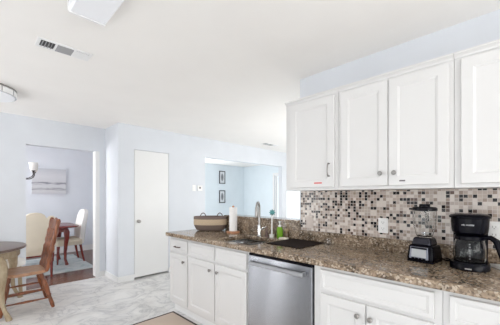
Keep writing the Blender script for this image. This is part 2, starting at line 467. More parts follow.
struct('trim_3', MB().box(0.569, 1.465, 5.03, 5.16, 0, 0.008), M['planks'])

d = struct('door_1', MB().box(1.865, 2.465, 4.454, 4.495, 0.026, 2.081), M['trim'], bevel=0.003)
kn = MB().lathe([(0.006, 0), (0.026, 0.002), (0.026, 0.008), (0.010, 0.012), (0.010, 0.034), (0.024, 0.040), (0.028, 0.052), (0.022, 0.064), (0.004, 0.067)], n=20)
kn.xform(Matrix.Translation((1.925, 4.454, 0.93)) @ Matrix.Rotation(PI/2, 4, 'X'))
obj('door_knob', kn, M['nickel'], d, smooth=True)
struct('closet_shade_sheet', MB().box(1.735, 3.1, 4.60, 4.62, 0, H), M['gapshade'])  # dark sheet standing in for the shade behind the closet door

# ------------------------------------------------------------------ cabinets
def panel_door(xf, y0, y1, z0, z1, th=0.019, fw=0.055, flat=False):
    mb = MB()
    def R(x, i): return [(x, y0+i, z0+i), (x, y1-i, z0+i), (x, y1-i, z1-i), (x, y0+i, z1-i)]
    rs = [R(xf+th, 0), R(xf+0.003, 0), R(xf, 0.003)]
    if not flat:
        rs += [R(xf, fw), R(xf+0.003, fw+0.004), R(xf+0.003, fw+0.007), R(xf+0.007, fw+0.012)]
    mb.rings(rs)
    return mb

def knob(parent, y, z, x, mat):
    k = MB().lathe([(0.006, 0), (0.007, 0.012), (0.014, 0.017), (0.0155, 0.024), (0.012, 0.029), (0.003, 0.030)], n=16)
    k.xform(Matrix.Translation((x, y, z)) @ Matrix.Rotation(-PI/2, 4, 'Y'))
    return obj('knob', k, mat, parent, smooth=True)

def pull(parent, x, y0, y1, z0, z1, mat):
    a, b = Vector((x, y0, z0)), Vector((x, y1, z1))
    dv = (b-a); o = Vector((-0.028, 0, 0))
    pts = [a, a+o*0.7, a+o+dv*0.08, a+o*1.12+dv*0.5, a+o+dv*0.92, b+o*0.7, b]
    return obj('handle', MB().tube(pts, 0.0055, 10), mat, parent, smooth=True)

def base_cabinet(label, y0, y1, drawers, doors, end=False):
    t = thing('base_cabinet', label, 'cabinet', (1.95, (y0+y1)/2, 0), 0, 'white base cabinets under the granite worktop')
    cb = MB().box(1.659, 2.268, y0, y0+0.018, 0.105, 0.872).box(1.659, 2.268, y1-0.018, y1, 0.105, 0.872).box(1.677, 2.268, y0+0.018, y1-0.018, 0.105, 0.123).box(2.262, 2.268, y0+0.018, y1-0.018, 0.123, 0.872)
    cb.box(1.659, 1.677, y0+0.018, y1-0.018, 0.105, 0.872)
    obj('cabinet_body', cb, M['cab'], t)
    obj('toe_kick', MB().box(1.715, 2.268, y0, y1-(0.004 if end else 0), 0.0, 0.105), M['toe'], t)
    for (a, b, hw) in drawers:
        dr = obj('drawer', panel_door(1.64, a, b, 0.712, 0.848, fw=0.022), M['cab'], t)
        if hw == 'pull': pull(dr, 1.64, (a+b)/2-0.048, (a+b)/2+0.048, 0.768, 0.768, M['bronze'])
    for (a, b, ky) in doors:
        do = obj('door', panel_door(1.64, a, b, 0.137, 0.69), M['cab'], t)
        if ky is not None: knob(do, ky, 0.618, 1.64, M['nickel'])
    return t
base_cabinet('narrow white base cabinet at the far end with a bronze-pulled drawer', 2.565, 2.952, [(2.578, 2.935, 'pull')], [(2.578, 2.935, 2.628)], True)
base_cabinet('white sink base cabinet between the narrow cabinet and the dishwasher', 1.650, 2.563, [(2.112, 2.548, None), (1.668, 2.086, None)], [(2.106, 2.548, 2.158), (1.668, 2.092, 2.045)])
base_cabinet('wide white base cabinet right of the dishwasher with two dark knobs', 0.292, 1.022, [(0.325, 0.968, None)], [(0.671, 0.968, 0.712), (0.325, 0.661, 0.636)])
base_cabinet('white base cabinet at the right edge below the coffee maker', -0.47, 0.290, [(-0.44, 0.262, None)], [(-0.085, 0.262, None), (-0.44, -0.093, None)])

def upper_cabinet(label, y0, y1, doors):
    t = thing('wall_cabinet', label, 'cabinet', (2.1, (y0+y1)/2, 1.38), 0, 'white wall cabinets above the mosaic')
    obj('cabinet_body', MB().box(1.969, 2.268, y0, y1, 1.380, 2.12), M['cab'], t, bevel=0.0015)
    cr = MB().prism([(2.268, 2.12), (1.966, 2.12), (1.962, 2.130), (1.946, 2.142), (1.946, 2.152), (2.268, 2.152)], 1, y0, y1)
    obj('crown_molding', cr, M['cab'], t)
    for (a, b, kind) in doors:
        do = obj('door', panel_door(1.95, a, b, 1.403, 2.105), M['cab'], t)
        if kind == 'pull': pull(do, 1.95, a+0.038, a+0.038, 1.487, 1.583, M['nickel'])
        elif kind is not None: knob(do, kind, 1.485, 1.95, M['nickel'])
    return t
ua = upper_cabinet('single-door white wall cabinet at the left end with a bar pull', 1.006, 1.498, [(1.034, 1.446, 'pull')])
ub = upper_cabinet('white wall cabinet with two doors and paired round knobs', 0.292, 1.004, [(0.649, 0.981, 0.690), (0.314, 0.643, 0.604)])
uc = upper_cabinet('white wall cabinet at the right edge above the coffee maker', -0.47, 0.290, [(-0.09, 0.258, None), (-0.44, -0.096, None)])
tag(obj('sticker', MB().box(1.9485, 1.9505, 1.135, 1.205, 1.431, 1.443), M['red'], origin=(1.95, 1.17, 1.437)), 'tiny red sticker on the left-end wall cabinet door', 'sticker')
tag(obj('sticker', MB().box(1.9485, 1.9505, 0.542, 0.576, 1.427, 1.436), M['darklabel'], origin=(1.95, 0.56, 1.432)), 'tiny dark sticker low on the wall cabinet door above the blender', 'sticker')

# ------------------------------------------------------------------ worktop
ct = thing('countertop', 'long brown speckled granite worktop with a matching upstand', 'countertop', (1.94, 1.25, 0.873))
mb = MB(); bm = mb.bm
xs = [1.612, 1.695, 2.10, 2.268]; ys = [-0.48, 1.662, 2.155, 2.985]
z0, z1 = 0.873, 0.914
gt = {(i, j): bm.verts.new((xs[i], ys[j], z1)) for i in range(4) for j in range(4)}
gb = {(i, j): bm.verts.new((xs[i], ys[j], z0)) for i in range(4) for j in range(4)}
for i in range(3):
    for j in range(3):
        if (i, j) == (1, 1): continue
        bm.faces.new((gt[i, j], gt[i+1, j], gt[i+1, j+1], gt[i, j+1]))
        bm.faces.new((gb[i, j], gb[i, j+1], gb[i+1, j+1], gb[i+1, j]))
def wallq(a, b): bm.faces.new((gt[a], gt[b], gb[b], gb[a]))
for k in range(3):
    wallq((k, 0), (k+1, 0)); wallq((k, 3), (k+1, 3)); wallq((0, k), (0, k+1)); wallq((3, k), (3, k+1))
for a, b in (((1, 1), (2, 1)), ((2, 1), (2, 2)), ((2, 2), (1, 2)), ((1, 2), (1, 1))): wallq(a, b)
obj('worktop_slab', mb, M['granite'], ct, bevel=0.006)
obj('upstand', MB().box(2.246, 2.2695, -0.48, 1.55, 0.914, 1.010).box(2.246, 2.2695, 1.55, 2.66, 0.914, 1.070), M['granite'], ct, bevel=0.002)
tag(obj('granite_ledge', MB().box(2.236, 2.43, 1.561, 2.675, 1.070, 1.098), M['granite'], origin=(2.33, 2.13, 1.07), bevel=0.006), 'brown granite ledge capping the half wall behind the sink', 'ledge')
tag(obj('mosaic_backsplash', MB().box(2.2625, 2.2695, -0.48, 1.548, 1.0105, 1.3795), M['mosaic'], origin=(2.266, 0.5, 1.0105)), 'mosaic tile backsplash of small beige, white and black squares', 'backsplash')

# sink
sk = thing('sink', 'stainless steel double bowl sink set into the granite', 'sink', (1.9, 1.875, 0.70))
def bowl(y0, y1):
    x0, x1 = 1.700, 2.095; zb = 0.715; zt = 0.872
    def RR(x0, x1, y0, y1, z, r, n=5):
        pts = []
        for cx, cy, a0 in ((x1-r, y1-r, 0), (x0+r, y1-r, PI/2), (x0+r, y0+r, PI), (x1-r, y0+r, 1.5*PI)):
            for k in range(n+1):
                a = a0 + PI/2*k/n; pts.append((cx+r*math.cos(a), cy+r*math.sin(a), z))
        return pts
    t = 0.004
    mb = MB()
    mb.rings([RR(x0-t, x1+t, y0-t, y1+t, zt, 0.04), RR(x0, x1, y0, y1, zt, 0.04), RR(x0+0.004, x1-0.004, y0+0.004, y1-0.004, zb+0.03, 0.04), RR(x0+0.03, x1-0.03, y0+0.03, y1-0.03, zb, 0.04)], True, False, True)
    return mb
for (a, b) in ((1.667, 1.895), (1.915, 2.15)):
    bo = obj('bowl', bowl(a, b), M['sink'], sk, smooth=True)
    obj('drain', MB().lathe([(0.045, 0), (0.045, 0.004), (0.032, 0.004), (0.030, 0.001)], 1.92, (a+b)/2, 0.715, 24), M['chrome'], bo, smooth=True)

# faucet : spring-neck pull-down, spout swung towards the room
fx, fy_ = 2.135, 1.975
fa = thing('faucet', 'gooseneck steel faucet with a dark pull-down head behind the sink', 'faucet', (fx, fy_, 0.914))
obj('faucet_base', MB().lathe([(0.029, 0), (0.029, 0.008), (0.022, 0.014), (0.020, 0.05), (0.020, 0.11), (0.014, 0.125)], fx, fy_, 0.914, 24), M['chrome'], fa, smooth=True)
dirv = Vector((-0.91, -0.41, 0))
R_ = 0.046
pts = [Vector((fx, fy_, 1.03)), Vector((fx, fy_, 1.12)), Vector((fx, fy_, 1.215))]
for k in range(1, 9):
    a = PI*k/8
    pts.append(Vector((fx, fy_, 1.215)) + dirv*(R_-R_*math.cos(a)) + Vector((0, 0, R_*1.15*math.sin(a))))
obj('neck', MB().tube(pts, 0.0115, 14), M['nickel'], fa, smooth=True)
e = pts[-1]
obj('spray_head', MB().lathe([(0.011, 0.01), (0.015, 0.0), (0.017, -0.04), (0.019, -0.09), (0.017, -0.098), (0.012, -0.098)], e.x, e.y, e.z, 20), M['nickel'], fa, smooth=True)
lev = MB().tube([(fx+0.012, fy_-0.016, 0.985), (fx+0.014, fy_-0.030, 0.992), (fx+0.016, fy_-0.046, 1.01)], [0.011, 0.008, 0.006], 12)
obj('lever', lev, M['chrome'], fa, smooth=True)
dx, dy = 2.165, 1.90
sd = thing('soap_dispenser', 'small steel pump dispenser between the faucet and the dish brush', 'dispenser', (dx, dy, 0.914))
obj('pump_base', MB().lathe([(0.021, 0), (0.021, 0.006), (0.013, 0.012), (0.012, 0.055), (0.007, 0.060), (0.007, 0.095)], dx, dy, 0.914, 20), M['bronze'], sd, smooth=True)
obj('pump_spout', MB().tube([(dx+0.01, dy, 1.012), (dx-0.01, dy, 1.015), (dx-0.055, dy-0.01, 1.008)], [0.010, 0.009, 0.006], 12), M['chrome'], sd, smooth=True)

# dish brush in its cup
bx_, by_ = 2.175, 1.838
br_ = thing('dish_brush', 'white-handled dish brush with a teal flower head standing upright', 'brush', (bx_, by_, 0.914))
obj('brush_cup', MB().lathe([(0.024, 0), (0.026, 0.03), (0.022, 0.03), (0.020, 0.006)], bx_, by_, 0.914, 20), M['white'], br_, smooth=True)
obj('brush_handle', MB().tube([(bx_, by_, 0.922), (bx_, by_, 1.0), (bx_, by_, 1.10), (bx_, by_, 1.155)], [0.009, 0.008, 0.0065, 0.008], 12), M['white'], br_, smooth=True)
hd = MB(); n = 40; rr = []
for (r, z) in ((0.004, -0.02), (0.016, -0.014), (0.019, 0.0), (0.016, 0.014), (0.004, 0.018)):
    rr.append([((r*(1+0.22*math.cos(8*2*PI*i/n)))*math.cos(2*PI*i/n), z, (r*(1+0.22*math.cos(8*2*PI*i/n)))*math.sin(2*PI*i/n)) for i in range(n)])
hd.rings(rr); hd.xform(Matrix.Scale(1.45, 4)); hd.xform(Matrix.Translation((bx_-0.004, by_-0.008, 1.168)) @ Matrix.Rotation(-math.radians(50), 4, 'Z'))
obj('brush_head', hd, M['teal'], br_, smooth=True)

# green soap bottle
gx, gy = 2.175, 1.735
sb = thing('soap_bottle', 'green liquid soap bottle with a white pump behind the black mat', 'soap bottle', (gx, gy, 0.914))
obj('bottle', MB().lathe([(0.026, 0), (0.031, 0.006), (0.031, 0.085), (0.027, 0.105), (0.014, 0.116)], gx, gy, 0.914, 28), M['soap'], sb, smooth=True)
obj('pump', MB().lathe([(0.0155, 0.114), (0.0155, 0.130), (0.006, 0.133), (0.006, 0.158), (0.014, 0.160), (0.014, 0.170), (0.004, 0.172)], gx, gy, 0.914, 20).tube([(gx, gy, 1.079), (gx-0.02, gy-0.014, 1.079), (gx-0.036, gy-0.024, 1.073)], 0.0055, 8), M['white'], sb, smooth=True)
jx, jy = 2.213, 1.68
jr = thing('jar', 'small brown glass jar right of the green soap bottle', 'jar', (jx, jy, 0.914))
obj('jar_body', MB().lathe([(0.024, 0), (0.026, 0.005), (0.026, 0.065), (0.020, 0.075)], jx, jy, 0.914, 24), M['amber'], jr, smooth=True)
obj('jar_lid', MB().lathe([(0.021, 0.072), (0.023, 0.076), (0.023, 0.094), (0.019, 0.097)], jx, jy, 0.914, 24), M['goldwood'], jr, smooth=True)
sg = MB().box(-0.045, 0.045, -0.028, 0.028, 0, 0.018); sg.xform(Matrix.Translation((2.150, 1.668, 0.9142)) @ Matrix.Rotation(math.radians(-60), 4, 'Z'))
tag(obj('sponge', sg, M['sponge'], origin=(2.150, 1.668, 0.9142), bevel=0.006), 'pale sponge lying in front of the brown jar', 'sponge')

tag(obj('drying_mat', MB().box(1.842, 2.225, 1.265, 1.622, 0.9142, 0.921), M['blackmat'], origin=(2.03, 1.44, 0.9142), bevel=0.003), 'black rubber drying mat on the worktop beside the sink', 'mat')
tg = MB().lathe([(0.020, 0), (0.026, 0.004), (0.030, 0.045), (0.028, 0.045), (0.024, 0.008), (0.004, 0.007)], 2.205, 1.222, 0.9142, 20)
tag(obj('glass_tumbler', tg, M['glass'], origin=(2.205, 1.222, 0.9142), smooth=True), 'small clear glass standing at the right tip of the black mat', 'glass')

# paper towel
px_, py_ = 2.145, 2.395
ph = thing('paper_towel_holder', 'round wooden paper towel holder beside the basket', 'towel holder', (px_, py_, 0.914))
obj('holder_base', MB().lathe([(0.075, 0), (0.078, 0.006), (0.076, 0.017), (0.060, 0.020)], px_, py_, 0.914, 32), M['holderwood'], ph, smooth=True)
obj('holder_rod', MB().lathe([(0.008, 0.018), (0.008, 0.290), (0.013, 0.295), (0.013, 0.306), (0.005, 0.311)], px_, py_, 0.914, 16), M['holderwood'], ph, smooth=True)
tag(obj('paper_towel_roll', MB().lathe([(0.013, 0.0), (0.046, 0.0), (0.0465, 0.27), (0.013, 0.27)], px_, py_, 0.9345, 32, cap0=False, cap1=False), M['paper'], origin=(px_, py_, 0.9345), smooth=True), 'slim white paper towel roll upright on its wooden holder', 'paper towels')

# basket
kx, ky = 2.082, 2.742
bk = thing('basket', 'oval woven basket in brown and cream bands at the worktop end', 'basket', (kx, ky, 0.9145), -math.radians(45))
prof = []
N = 26
def brad(t): return 0.78 + 0.22*min(1, t*2.2)**0.6
for k in range(N+1):
    t = k/N; z = 0.006+0.165*t
    prof.append((0.203*brad(t)*(1+0.012*math.sin(k*PI)) + 0.003*(k % 2), z))
inner = [(r-0.012, z) for r, z in reversed(prof)]
inner[-1] = (inner[-1][0], 0.016)
obj('basket_body', MB().lathe([(0.13, 0.0)] + prof + [(prof[-1][0]-0.006, 0.175)] + inner, 0, 0, 0, 48, 1, 0.57), M['weave'], bk, local=True, smooth='full')
for (hx, hy) in ((-0.105, 0.092), (0.105, 0.092)):
    p = []
    for k in range(11):
        a = PI*k/10
        p.append((hx+0.036*math.cos(a), hy, 0.150+0.058*math.sin(a)))
    obj('handle', MB().tube(p, 0.0055, 10), M['weavedark'], bk, local=True, smooth=True)
# ------------------------------------------------------------------ dishwasher
dw = thing('dishwasher', 'stainless steel dishwasher with a full-width bar handle', 'dishwasher', (1.9, 1.335, 0))
obj('tub', MB().box(1.70, 2.24, 1.032, 1.640, 0.02, 0.868), M['black'], dw)
obj('front_panel', MB().box(1.636, 1.664, 1.028, 1.641, 0.115, 0.846), M['steel'], dw, bevel=0.005)
obj('control_strip', MB().box(1.642, 1.700, 1.036, 1.637, 0.8465, 0.862), M['black'], dw, bevel=0.002)
obj('kick_plate', MB().box(1.70, 1.715, 1.036, 1.637, 0.0, 0.105), M['black'], dw)
hb = MB()
pp = [(1.596, 0.776), (1.608, 0.776), (1.608, 0.806), (1.599, 0.806), (1.594, 0.800), (1.594, 0.782)]
hb.prism(pp, 1, 1.075, 1.600)
hb.box(1.600, 1.638, 1.075, 1.090, 0.785, 0.808).box(1.600, 1.638, 1.585, 1.600, 0.785, 0.808)
obj('handle', hb, M['handlesteel'], dw, bevel=0.002)

# ------------------------------------------------------------------ wall plates
def outlet(name, label, x, y, z, mat, axis=0, kind='outlet', facing=-1):
    t = thing(name, label, 'outlet' if kind == 'outlet' else 'switch', (x, y, z))
    def bx(mb, u0, u1, z0, z1, d0, d1):
        if axis == 0: return mb.box(x-d1, x-d0, y+u0, y+u1, z+z0, z+z1)
        return mb.box(x+u0, x+u1, y-d1, y-d0, z+z0, z+z1)
    obj('cover_plate', bx(MB(), -0.036, 0.036, -0.058, 0.058, 0.0, 0.006), mat, t, bevel=0.002)
    if kind == 'outlet':
        for zc in (0.024, -0.024):
            soc = obj('socket', bx(MB(), -0.017, 0.017, zc-0.014, zc+0.014, 0.006, 0.0085), mat, t, bevel=0.002)
            sl = MB(); bx(sl, -0.009, -0.006, zc-0.003, zc+0.009, 0.0085, 0.0092); bx(sl, 0.006, 0.009, zc-0.003, zc+0.009, 0.0085, 0.0092); bx(sl, -0.003, 0.003, zc-0.011, zc-0.006, 0.0085, 0.0092)
            obj('slots', sl, M['outletslot'], soc)
    else:
        obj('rocker', bx(MB(), -0.016, 0.016, -0.032, 0.032, 0.006, 0.010), mat, t, bevel=0.002)
outlet('wall_outlet', 'white outlet on the mosaic left of the blender', 2.2622, 0.783, 1.105, M['white'])
outlet('wall_outlet', 'white outlet on the mosaic behind the coffee maker', 2.2622, 0.134, 1.118, M['white'])
outlet('wall_switch', 'beige switch plate near the left end of the mosaic', 2.2622, 1.445, 1.092, M['beige'], kind='switch')
outlet('wall_switch', 'white light switch on the back wall beside the thermostat', 2.99, 4.4498, 1.49, M['white'], 1, 'switch')
th_ = thing('thermostat', 'small white thermostat with a dark display on the back wall', 'thermostat', (3.115, 4.45, 1.49))
obj('thermostat_case', MB().box(3.062, 3.172, 4.428, 4.4495, 1.44, 1.54), M['white'], th_, bevel=0.004)
obj('display', MB().box(3.095, 3.13, 4.4265, 4.428, 1.48, 1.515), M['darklabel'], th_)

# ------------------------------------------------------------------ blender (appliance)
ba = math.radians(-8)
bl = thing('countertop_blender', 'black and silver blender with a clear jar on the worktop', 'blender', (2.07, 0.462, 0.9145), ba)
bl.scale = (0.92, 0.92, 0.935)
# local frame: -X is the front
def taper(mb, lo, hi):
    (a0, a1, b0, b1, z0), (c0, c1, d0, d1, z1) = lo, hi
    mb.rings([[(a0, b0, z0), (a1, b0, z0), (a1, b1, z0), (a0, b1, z0)], [(c0, d0, z1), (c1, d0, z1), (c1, d1, z1), (c0, d1, z1)]]); return mb
obj('base_housing', taper(MB(), (-0.088, 0.088, -0.085, 0.085, 0.012), (-0.076, 0.074, -0.074, 0.074, 0.115)), M['black'], bl, local=True, bevel=0.014, seg=3, smooth=True)
obj('foot', MB().box(-0.082, 0.082, -0.082, 0.082, 0, 0.014), M['black'], bl, local=True, bevel=0.004)
obj('jar_collar', taper(MB(), (-0.066, 0.062, -0.064, 0.064, 0.113), (-0.052, 0.052, -0.052, 0.052, 0.165)), M['greyplastic'], bl, local=True, bevel=0.012, seg=3, smooth=True)
fp = taper(MB(), (-0.0905, -0.080, -0.056, 0.066, 0.022), (-0.0800, -0.072, -0.050, 0.060, 0.104))
fpo = obj('control_panel', fp, M['silver'], bl, local=True, bevel=0.004)
dsp = taper(MB(), (-0.0900, -0.080, -0.042, 0.052, 0.036), (-0.0830, -0.072, -0.038, 0.048, 0.088))
obj('display', dsp, M['screen'], fpo, local=True)
for k in range(4):
    yk = -0.030 + k*0.023
    kb = MB().box(-0.0925, -0.084, yk-0.010, yk+0.010, 0.022, 0.032)
    obj('button', kb, M['black'], fpo, local=True, bevel=0.001)
obj('panel_trim', taper(MB(), (-0.0825, -0.070, -0.046, 0.056, 0.089), (-0.0812, -0.070, -0.044, 0.054, 0.100)), M['black'], fpo, local=True)
jprof = [(0.044, 0.162), (0.050, 0.175), (0.066, 0.235), (0.073, 0.300), (0.071, 0.352), (0.0685, 0.352), (0.070, 0.300), (0.063, 0.236), (0.047, 0.178), (0.030, 0.170)]
obj('jar', MB().lathe(jprof, 0, 0, 0, 32), M['thinglass'], bl, local=True, smooth=True)
blades = MB().lathe([(0.016, 0.171), (0.016, 0.180), (0.006, 0.184), (0.006, 0.20)], 0, 0, 0, 16)
blades.box(-0.030, 0.030, -0.005, 0.005, 0.190, 0.193).box(-0.005, 0.005, -0.030, 0.030, 0.194, 0.197)
obj('blade', blades, M['chrome'], bl, local=True)
jh = MB().tube([(0.066, 0.02, 0.335), (0.098, 0.024, 0.335), (0.105, 0.026, 0.30), (0.098, 0.022, 0.245), (0.068, 0.014, 0.235)], [(0.010, 0.008)]*5, 10)
obj('jar_handle', jh, M['glass'], bl, local=True, smooth=True)
obj('lid', MB().lathe([(0.073, 0.346), (0.077, 0.349), (0.077, 0.364), (0.068, 0.372), (0.034, 0.374), (0.034, 0.386), (0.030, 0.392)], 0, 0, 0, 32).box(-0.012, 0.012, 0.06, 0.098, 0.350, 0.362), M['black'], bl, local=True, smooth=True)
obj('power_cord', MB().tube([(0.086, -0.03, 0.03), (0.112, -0.06, 0.012), (0.106, -0.11, 0.005), (0.12, -0.122, 0.005), (0.165, -0.11, 0.005), (0.16, -0.07, 0.012)], 0.0042, 8), M['black'], bl, local=True, smooth=True)

# ------------------------------------------------------------------ coffee maker
ca = math.radians(4)
cm = thing('coffee_maker', 'black drip coffee maker with a glass carafe on the worktop', 'coffee maker', (2.035, 0.228, 0.9145), ca)
def rrect(x0, x1, y0, y1, z, r, n=6):
    pts = []
    for cx, cyy, a0 in ((x1-r, y1-r, 0), (x0+r, y1-r, PI/2), (x0+r, y0+r, PI), (x1-r, y0+r, 1.5*PI)):
        for k in range(n+1):
            a = a0 + PI/2*k/n; pts.append((cx+r*math.cos(a), cyy+r*math.sin(a), z))
    return pts
# half-round front (-X), square back
def dshape(w, back, z, n=20):
    pts = [(back, w*0.92, z)]
    for k in range(n+1):
        a = PI/2 + PI*k/n
        pts.append((w*1.0*math.cos(a)-0.005, w*math.sin(a), z))
    pts.append((back, -w*0.92, z))
    return pts
obj('base', MB().rings([dshape(0.089, 0.085, 0.0), dshape(0.094, 0.090, 0.004), dshape(0.095, 0.090, 0.028), dshape(0.089, 0.088, 0.040)]), M['black'], cm, local=True, smooth=True)
obj('water_tank', MB().rings([rrect(0.055, 0.098, -0.080, 0.080, 0.036, 0.014), rrect(0.054, 0.100, -0.082, 0.082, 0.208, 0.014)]), M['blackmatte'], cm, local=True, smooth=True)
obj('brew_head', MB().rings([dshape(0.074, 0.096, 0.204), dshape(0.083, 0.098, 0.212), dshape(0.086, 0.099, 0.235), dshape(0.089, 0.100, 0.290)]), M['black'], cm, local=True, smooth=True)
obj('lid', MB().rings([dshape(0.089, 0.100, 0.290), dshape(0.097, 0.102, 0.294), dshape(0.098, 0.102, 0.302), dshape(0.090, 0.098, 0.310), dshape(0.06, 0.060, 0.316)]), M['black'], cm, local=True, smooth=True)
obj('warming_plate', MB().lathe([(0.072, 0.040), (0.072, 0.045), (0.06, 0.046)], -0.022, 0, 0, 32), M['blackmatte'], cm, local=True, smooth=True)
cprof = [(0.056, 0.047), (0.071, 0.052), (0.076, 0.075), (0.076, 0.115), (0.070, 0.155), (0.064, 0.178), (0.061, 0.178), (0.067, 0.155), (0.073, 0.115), (0.073, 0.075), (0.068, 0.055), (0.02, 0.051)]
cf = obj('carafe', MB().lathe(cprof, -0.022, 0, 0, 36), M['thinglass'], cm, local=True, smooth=True)
obj('carafe_band', MB().lathe([(0.066, 0.170), (0.070, 0.172), (0.070, 0.190), (0.062, 0.197), (0.02, 0.199)], -0.022, 0, 0, 36), M['black'], cf, local=True, smooth=True)
obj('carafe_handle', MB().tube([(-0.040, -0.058, 0.186), (-0.045, -0.092, 0.190), (-0.050, -0.116, 0.172), (-0.054, -0.128, 0.130), (-0.056, -0.138, 0.080)], [(0.011, 0.014), (0.014, 0.017), (0.016, 0.018), (0.014, 0.016), (0.010, 0.012)], 12), M['black'], cf, local=True, smooth=True)
for k in range(6):
    zz = 0.070 + 0.016*k; r = 0.0775 if zz < 0.12 else 0.0775-0.0065*(zz-0.115)/0.04
    aa = PI*1.02
    cxx, cyy = -0.022+r*math.cos(aa), r*math.sin(aa)
    obj('level_mark', MB().box(cxx-0.0006, cxx+0.0006, cyy-0.0035, cyy+0.0035, zz, zz+0.0025), M['printgrey'], cf, local=True)
def text(parent, body, size, loc, rot, mat, name):
    cu = bpy.data.curves.new(name, 'FONT'); cu.body = body; cu.size = size; cu.extrude = 0.0008
    cu.align_x = 'CENTER'; cu.align_y = 'CENTER'; cu.materials.append(mat)
    o = bpy.data.objects.new(name, cu); C.objects.link(o); o.parent = parent
    me = bpy.data.meshes.new_from_object(o)
    C.objects.unlink(o); bpy.data.objects.remove(o)
    o = bpy.data.objects.new(name, me); C.objects.link(o); o.parent = parent
    o.location = loc; o.rotation_euler = rot
    return o
text(cm, 'MR. COFFEE', 0.0105, (-0.0915, 0.004, 0.256), (math.radians(92), 0, -PI/2), M['printgrey'], 'logo')
obj('badge', MB().box(-0.1008, -0.0985, -0.013, 0.017, 0.012, 0.018), M['outletslot'], cm, local=True)
obj('power_cord', MB().tube([(0.095, 0.05, 0.02), (0.125, 0.09, 0.008), (0.13, 0.112, 0.006), (0.19, 0.09, 0.006)], 0.004, 8), M['black'], cm, local=True, smooth=True)
nk = MB().rings([[(-0.05, -0.05, 0), (0.05, -0.05, 0), (0.05, 0.05, 0), (-0.05, 0.05, 0)], [(-0.047, -0.046, 0.022), (0.047, -0.046, 0.010), (0.05, 0.048, 0.014), (-0.046, 0.047, 0.026)]])
nk.xform(Matrix.Translation((2.185, 0.088, 0.9142)) @ Matrix.Rotation(0.6, 4, 'Z'))
tag(obj('folded_napkin', nk, M['paper'], origin=(2.185, 0.088, 0.9142), bevel=0.004), 'white folded napkin on the worktop right of the coffee maker', 'napkin')

# ------------------------------------------------------------------ ceiling fittings
fl = thing('fluorescent_fixture', 'long white box fluorescent light on the kitchen ceiling', 'ceiling light', (0.503, 1.27, 2.40))
obj('diffuser', MB().prism([(0.404, 2.462), (0.404, 2.412), (0.412, 2.402), (0.596, 2.402), (0.604, 2.412), (0.604, 2.462)], 1, 0.68, 1.870), M['diffuser'], fl, bevel=0.003)
obj('end_cap', MB().prism([(0.401, H), (0.401, 2.410), (0.410, 2.399), (0.598, 2.399), (0.607, 2.410), (0.607, H)], 1, 1.870, 1.884), M['ventwhite'], fl)
obj('end_cap', MB().prism([(0.401, H), (0.401, 2.410), (0.410, 2.399), (0.598, 2.399), (0.607, 2.410), (0.607, H)], 1, 0.666, 0.680), M['ventwhite'], fl)
obj('mounting_tray', MB().box(0.402, 0.606, 0.680, 1.870, 2.462, H), M['ventgrey'], fl)

dl = thing('flush_ceiling_light', 'round flush ceiling light with a silver rim near the left edge', 'ceiling light', (0.11, 3.98, 2.37))
obj('canopy', MB().lathe([(0.255, H-0.0005), (0.262, H-0.004), (0.262, H-0.012), (0.235, H-0.016)], 0.11, 3.98, 0, 48), M['nickel'], dl, smooth=True)
rim = MB().lathe([(0.240, 2.390), (0.258, 2.392), (0.258, 2.456), (0.240, 2.456)], 0.11, 3.98, 0, 48)
obj('rim', rim, M['chrome'], dl, smooth=True)
for k in range(12):
    a = 2*PI*k/12; a2 = 2*PI*(k+0.86)/12
    q = []
    for (r, z) in ((0.2575, 2.398), (0.2605, 2.398), (0.2605, 2.448), (0.2575, 2.448)):
        q.append([(0.11+r*math.cos(a+(a2-a)*i/6), 3.98+r*math.sin(a+(a2-a)*i/6), z) for i in range(7)])
    mbp = MB(); q.append(q[0]); mbp.rings(q, False, False, False)
    obj('glass_panel', mbp, M['ventwhite'], dl)
obj('diffuser', MB().lathe([(0.244, 2.394), (0.242, 2.386), (0.20, 2.377), (0.12, 2.370), (0.02, 2.368)], 0.11, 3.98, 0, 48), M['diffuser'], dl, smooth=True)

